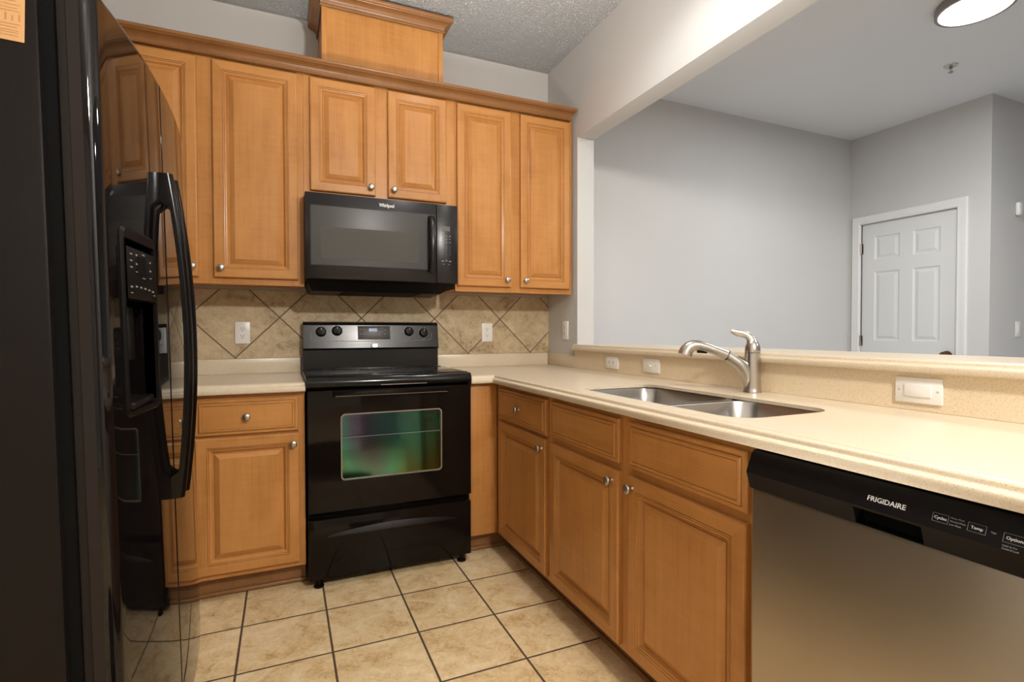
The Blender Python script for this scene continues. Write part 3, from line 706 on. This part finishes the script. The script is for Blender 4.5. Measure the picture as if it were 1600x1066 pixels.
# ------------------------------------------------------------------ refrigerator (rot +90, leaning back)
t = thing('refrigerator', 'black glossy side-by-side refrigerator on the left', 'refrigerator', (-2.585, -1.4825, 0), R(90), None, R(-1.2))
xl, xr, xsm = -.4575, .4525, -.0725
ZT = 1.74
b = MB(); b.box(xl, xr, -.630, -.01, .03, 1.712, 0, .006); b.box(xl+.03, xr-.03, -.628, -.60, .01, .10); b.build('body', 'black_tex', t)
for fx in (xl+.05, xr-.05):
    for fy in (-.60, -.06):
        b = MB(); b.lathe([(.018, -.012), (.018, .004), (.009, .006), (.009, .04)], (fx, fy, 0), 'z', 12); b.build('foot', 'black_mat', t)
b = MB(); b.box(xl+.01, xr-.01, -.655, -.632, .015, .095, 0, .004); b.build('base_grille', 'black_mat', t)
for fx in (xl+.03, xr-.075):
    b = MB(); b.box(fx, fx+.05, -.70, -.56, 1.7125, 1.737, 0, .008); b.build('hinge_cover', 'black_mat', t)
Ra = 3.45
def arc(x): return -.7365+(Ra-math.sqrt(Ra*Ra-(x+.0)**2))
def rnd(d, r): return 0 if d >= r else r-math.sqrt(max(0, r*r-(r-d)**2))
def fridge_door(name, x0, x1, z0, z1, label, rec=None):
    rl, rrt = (.020, .004) if x0 < -.4 else (.004, .020)
    o_ = [0, .0008, .003, .0065, .0115, .016, .020]
    xsr = sorted({x0+d for d in o_}|{x1-d for d in o_}|{x0+(x1-x0)*k/16 for k in range(2, 15)}|({rec[0], rec[1]} if rec else set()))
    zsr = sorted({z0+d for d in o_}|{z1-d for d in o_}|{z0+(z1-z0)*k/12 for k in range(1, 12)}|({rec[2], rec[3]} if rec else set()))
    b = MB()
    def P(x, z): return (x, arc(x)+max(rnd(x-x0, rl), rnd(x1-x, rrt))+rnd(min(z-z0, z1-z), .016), z)
    vv = {(i, j): b.bm.verts.new(P(x, z)) for i, x in enumerate(xsr) for j, z in enumerate(zsr)}
    for i in range(len(xsr)-1):
        for j in range(len(zsr)-1):
            cx, cz_ = (xsr[i]+xsr[i+1])/2, (zsr[j]+zsr[j+1])/2
            if rec and rec[0] < cx < rec[1] and rec[2] < cz_ < rec[3]: continue
            b.bm.faces.new((vv[i, j], vv[i+1, j], vv[i+1, j+1], vv[i, j+1]))
    yb = -.668
    ring = [(x, z0) for x in xsr]+[(x1, z) for z in zsr[1:]]+[(x, z1) for x in xsr[-2::-1]]+[(x0, z) for z in zsr[-2:0:-1]]
    b.grid([[P(x, z) for x, z in ring], [(x, yb, z) for x, z in ring]], 1, closed_v=True)
    b.face([(x0, yb, z0), (x1, yb, z0), (x1, yb, z1), (x0, yb, z1)])
    if rec:
        rp = [(rec[0], rec[2]), (rec[1], rec[2]), (rec[1], rec[3]), (rec[0], rec[3])]
        b.grid([[P(x, z) for x, z in rp], [(x, -.672, z) for x, z in rp]], closed_v=True); b.face([(x, -.672, z) for x, z in rp])
    bmesh.ops.remove_doubles(b.bm, verts=b.bm.verts[:], dist=1e-6)
    o = b.build(name, ['black_mirror', 'black_side'], t, ang=40)
    if label: o['label'] = label
    return o
fz = fridge_door('freezer_door', xl, xsm-.0015, .11, ZT, 'narrow freezer door with ice and water dispenser', (-.3815, -.205, .965, 1.305))
fr = fridge_door('refrigerator_door', xsm+.0015, xr, .11, ZT, 'wide plain refrigerator door')
for dr, xa, xb in ((fz, xl, xsm-.002), (fr, xsm+.002, xr)):
    b = MB(); b.box(xa+.012, xb-.012, -.654, -.629, .125, ZT-.03); b.build('door_gasket', 'black_hole', dr)
    b = MB(); b.box(xa+.002, xb-.002, -.6685, -.654, .112, ZT-.004, 0, .002); b.build('door_liner', 'grey_strip', dr)
# dispenser
b = MB(); fo = rrect(-.385, -.188, .95, 1.33, .02, 4); fi = rrect(-.3815, -.205, .965, 1.305, .006, 4)
b.grid([[(x, arc(x)-.0002, z) for x, z in fo], [(x, arc(x)-.006, z) for x, z in rrect(-.380, -.193, .955, 1.325, .018, 4)], [(x, arc(x)-.006, z) for x, z in fi], [(x, arc(x)+.02, z) for x, z in fi]], closed_v=True)
dsp = b.build('dispenser', 'disp_mat', fz, ang=40)
b = MB(); b.grid([[(x, arc(x)-.001, z), (x, arc(x)-.0085, z+.003), (x, arc(x)-.0085, z+.105), (x, arc(x)-.001, z+.108)] for x in [-.380+.173*k/8 for k in range(9)] for z in (1.183,)])
cpnl = b.build('control_panel', 'black', dsp, ang=40)
b = MB(); b.grid([[(x, arc(x)-.009, 1.236), (x, arc(x)-.009, 1.274)] for x in (-.325, -.30, -.275)]); b.build('display', 'black_hole', cpnl)
b = MB()
for x, z, w_, h_ in [(-.385, 1.275, .007, .002), (-.385, 1.262, .007, .002), (-.385, 1.249, .007, .002), (-.350, 1.276, .004, .003), (-.350, 1.258, .004, .003), (-.350, 1.242, .006, .0015), (-.30, 1.281, .010, .002), (-.30, 1.232, .012, .0015), (-.25, 1.27, .004, .003), (-.25, 1.252, .004, .003), (-.25, 1.236, .006, .0015),
                     (-.387, 1.21, .006, .003), (-.355, 1.212, .005, .003), (-.325, 1.212, .005, .003), (-.295, 1.211, .005, .003), (-.265, 1.21, .005, .003), (-.235, 1.208, .006, .003), (-.225, 1.20, .006, .0015), (-.387, 1.198, .006, .0015)]:
    x = -.288+(x+.30)*.82; b.box(x-w_, x+w_, arc(x)-.0092, arc(x)-.0084, z-h_*.6, z+h_*.6)
b.build('panel_marks', 'print_dim', cpnl)
b = MB()
for x in (-.352, -.255): b.box(x-.022, x+.022, -.700, -.690, 1.06, 1.175, 0, .004)
b.build('paddle', 'black_mat', dsp)
b = MB(); b.box(-.376, -.210, -.728, -.674, .967, .982, 0, .004); b.build('drip_tray', 'black_mat', dsp)
# handles
def handle(xc, dr):
    b = MB(); N = 48; rows = []
    for k in range(N+1):
        u = k/N; z = .712+u*(1.503-.712); s_ = math.sin(math.pi*(.06+.88*u))
        o_ = .018+.038*s_**.85; thick = .018
        base = arc(xc)
        y1 = base-o_; y2 = y1+thick
        if u < .075 or u > .905: y2 = base+.004
        y2 = max(y2, y1+.014)
        w_ = .0125
        sec = [(-w_, y2), (-w_, y1+.010), (-w_*.72, y1+.003), (-w_*.3, y1), (w_*.3, y1), (w_*.72, y1+.003), (w_, y1+.010), (w_, y2)]
        rows.append([(xc+a, y, z) for a, y in sec])
    b.grid(rows, closed_v=True, cap=True); return b.build('handle', 'black_handle', dr, ang=35)
handle(xsm-.030, fz); handle(xsm+.030, fr)
# paper label on the side
lb = MB(); lx = xl+.0002
ca, sa = math.cos(R(3.2)), math.sin(R(3.2))
def lp_(u, v): y = -.611+u*ca-v*.045; z = 1.613+u*.055+v*ca; return (lx-.0012, y, z)
lb.face([lp_(0, 0), lp_(.13, 0), lp_(.13, .15), lp_(0, .15)]); lab = lb.build('energy_label', 'label', t); lab['label'] = 'yellow paper label'
b = MB()
for k, (v, u0, u1) in enumerate(((.008, .008, .10), (.013, .008, .12), (.0165, .008, .12), (.022, .010, .12), (.027, .006, .12), (.049, .006, .12), (.054, .010, .12), (.060, .006, .12), (.066, .012, .12), (.072, .008, .12))):
    pp = [lp_(u0, v), lp_(u1, v), lp_(u1, v+.0012), lp_(u0, v+.0012)]; b.face([(p[0]-.0004, p[1], p[2]) for p in pp])
for k in range(11):
    u0 = .006+k*.009; h_ = (.012, .009, .013, .007, .011)[k % 5]; pp = [lp_(u0, .033), lp_(u0+.0022, .033), lp_(u0+.0022, .033+h_), lp_(u0, .033+h_)]; b.face([(p[0]-.0004, p[1], p[2]) for p in pp])
b.build('label_print', 'label_ink', lab)

# ------------------------------------------------------------------ plates and switches
def outlet(name, label, loc, rz, horiz=False, w=.0715, h=.115):
    t = thing(name, label, 'outlet', loc, rz, 'white electrical plates')
    W_, H_ = (h, w) if horiz else (w, h)
    b = MB(); b.box(-W_/2, W_/2, -.006, 0, -H_/2, H_/2, 0, .0025); b.build('cover_plate', 'plate', t)
    for s_ in (-1, 1):
        cx, cz_ = (s_*.0195, 0) if horiz else (0, s_*.0195)
        b = MB(); pts_ = []
        for k in range(24):
            a = 2*math.pi*k/24; x = .0172*math.cos(a); z = .0172*math.sin(a)
            if horiz: x = max(-.0142, min(.0142, x))
            else: z = max(-.0142, min(.0142, z))
            pts_.append((cx+x, cz_+z))
        b.prism(pts_, -.0072, -.005); rc = b.build('receptacle', 'plate', t)
        b = MB()
        for dx, dz, ww, hh in ((-.0062, .004, .0011, .0042), (.0062, .004, .0011, .0034), (0, -.0065, .0024, .0024)):
            if horiz: dx, dz, ww, hh = dz, -dx, hh, ww
            b.box(cx+dx-ww, cx+dx+ww, -.0077, -.0071, cz_+dz-hh, cz_+dz+hh)
        b.build('slots', 'slot', rc)
    return t
outlet('wall_outlet', 'white outlet on the tiles left of the range', (-1.8095, -.0087, 1.130), 0)
outlet('wall_outlet', 'white outlet on the tiles right of the range', (-.438, -.0087, 1.1285), 0)
outlet('wall_outlet', 'white outlet on the grey side wall below the right wall cabinet', (-.0002, -.2385, 1.141), R(-90))
outlet('wall_outlet', 'sideways white outlet on the stone panel near the corner', (-.0082, -.756, .9685), R(-90), True, .064, .116)
t = thing('light_switch', 'white toggle switch plate on the stone panel left of the faucet', 'switch', (-.0082, -1.082, .9705), R(-90), 'white electrical plates')
b = MB(); b.box(-.061, .061, -.006, 0, -.033, .033, 0, .0025); b.build('cover_plate', 'plate', t)
b = MB(); b.box(-.005, .005, -.017, -.005, -.0035, .0035, 0, .002); b.build('toggle', 'plate', t)
b = MB()
for x in (-.03, .03): b.lathe([(.003, .0055), (.003, .0068), (.001, .007)], (x, 0, 0), 'y', 10)
b.build('screws', 'chip', t)
t = thing('light_switch', 'white rocker switch plate on the stone panel above the dishwasher', 'switch', (-.0082, -2.223, .9705), R(-90), 'white electrical plates')
b = MB(); b.box(-.0585, .0585, -.006, 0, -.0355, .0355, 0, .0025); b.build('cover_plate', 'plate', t)
b = MB(); b.box(-.0335, .0335, -.0095, -.005, -.017, .017, 0, .0015); b.build('rocker', 'plate', t)
b = MB()
for x in (-.048, .048): b.lathe([(.003, .0055), (.003, .0066), (.001, .0068)], (x, 0, 0), 'y', 10)
b.build('screws', 'chip', t)
t = thing('light_switch', 'white switch plate on the far wall right of the white door', 'switch', (3.43, -1.0156, 1.145), 0, 'white electrical plates')
b = MB(); b.box(-.0355, .0355, -.006, 0, -.0575, .0575, 0, .0025); b.build('cover_plate', 'plate', t)
b = MB(); b.box(-.0165, .0165, -.009, -.005, -.033, .033, 0, .0015); b.build('rocker', 'plate', t)
t = thing('wall_sensor', 'small white sensor high on the far wall right of the white door', 'sensor', (3.385, -1.0156, 2.035))
b = MB(); b.box(-.026, .026, -.03, 0, -.05, .05, 0, .014, 4); b.build('housing', 'plate', t)
b = MB(); b.box(-.016, .016, -.0315, -.0295, -.028, .002, 0, .0005); b.build('lens', 'white', t)

# ------------------------------------------------------------------ lamps and sprinkler
def area(name, loc, size, power, col, parent=None, rot=(0, 0, 0), spread=180):
    d = bpy.data.lights.new(name, 'AREA'); d.shape = 'DISK'; d.size = size; d.energy = power; d.color = col; d.spread = R(spread)
    o = bpy.data.objects.new(name, d); COL.objects.link(o); o.location = loc; o.rotation_euler = rot
    if parent: o.parent = parent
    return o
def disc_light(name, label, cx, cy, r, power, col, zr, glass, ringm, group=None):
    t = thing(name, label, 'ceiling light', (cx, cy, H), 0, group)
    b = MB(); b.lathe([(r*.72, 0), (r*.72, -.018), (r-.006, -.010), (r, -.012), (r, -zr+.002), (r-.002, -zr), (r-.016, -zr), (r-.016, -zr+.004)], seg=56)
    b.build('ring', ringm, t, ang=40)
    b = MB(); b.lathe([(.001, -zr-.0005), (r*.5, -zr-.0005), (r-.0155, -zr+.001), (r-.0155, -zr+.006)], seg=56); b.build('diffuser', glass, t)
    area('lamp', (0, 0, -zr-.006), r*1.7, power, col, t); return t
disc_light('ceiling_light', 'round flush ceiling light glowing in the far room', 1.66, -1.555, .166, P_DISC, (.95, .975, 1), .045, 'lampglass', 'ring')
disc_light('ceiling_light', 'round flush ceiling light out of view further back in the far room', 2.2, -3.6, .166, P_DISC2, (.95, .975, 1), .045, 'lampglass', 'ring')
def can_light(label, cx, cy, power, cone=SPOT):
    t = thing('recessed_light', label, 'ceiling light', (cx, cy, H))
    b = MB(); b.lathe([(.095, -.0005), (.095, -.004), (.075, -.006), (.072, -.002)], seg=32); b.build('trim_ring', 'white', t)
    b = MB(); b.lathe([(.001, -.003), (.072, -.0028), (.0725, -.0005)], seg=32); b.build('lens', 'lampglass_k', t)
    d = bpy.data.lights.new('lamp', 'SPOT'); d.energy = power; d.color = (.99, .985, .975); d.spot_size = cone; d.spot_blend = .55; d.shadow_soft_size = .06
    o = bpy.data.objects.new('lamp', d); COL.objects.link(o); o.location = (0, 0, -.012); o.parent = t
    return t
can_light('recessed ceiling light over the sink', -.50, -1.55, P_CAN)
can_light('recessed ceiling light over the counter corner', -.74, -1.25, P_CANB, R(168))
# hanging lamp behind the camera
t = thing('pendant_light', 'small round lamp hanging from the kitchen ceiling behind the viewer', 'ceiling light', (-.72, -3.8, H))
b = MB(); b.lathe([(.06, 0), (.06, -.02), (.01, -.03), (.008, -.37), (.02, -.38), (.03, -.39)], seg=32); b.build('stem', 'white', t)
b = MB(); b.lathe([(.028, -.39), (.05, -.40), (.06, -.42), (.05, -.44), (.03, -.452), (.001, -.456)], seg=32); b.build('shade', 'lampglass_k', t)
d = bpy.data.lights.new('lamp', 'POINT'); d.energy = P_PEND; d.color = (1, .945, .875); d.shadow_soft_size = .09
o = bpy.data.objects.new('lamp', d); COL.objects.link(o); o.location = (0, 0, -.47); o.parent = t
# fill light added unseen behind the viewer to brighten the ceiling
t = thing('added_fill_light', 'added round fill light on the floor, out of view behind the camera', 'lamp', (-1.25, -2.8, 0))
b = MB(); b.lathe([(.20, 0), (.30, .06), (.32, .16), (.31, .16), (.28, .10), (.05, .08)], seg=28); b.build('housing', 'black_mat', t)
area('lamp', (0, 0, .17), .56, P_FILL, (.96, .98, 1), t, Vector((.20, 1.25, 2.65)).to_track_quat('-Z', 'Y').to_euler(), 58)
# sprinkler
t = thing('fire_sprinkler', 'small fire sprinkler head on the smooth ceiling of the far room', 'sprinkler', (2.315, -1.122, H))
b = MB(); b.lathe([(.038, 0), (.036, -.005), (.016, -.008), (.012, -.008)], seg=24); b.build('escutcheon', 'silver', t)
b = MB(); b.lathe([(.009, -.006), (.009, -.018), (.006, -.020)], seg=14)
for s_ in (-1, 1): b.sweep([(s_*.007, 0, -.016), (s_*.011, 0, -.028), (s_*.003, 0, -.042)], [.0022]*3, 8)
b.lathe([(.003, -.040), (.014, -.043), (.014, -.0445), (.001, -.0445)], seg=16); b.build('frame', 'hinge', t)
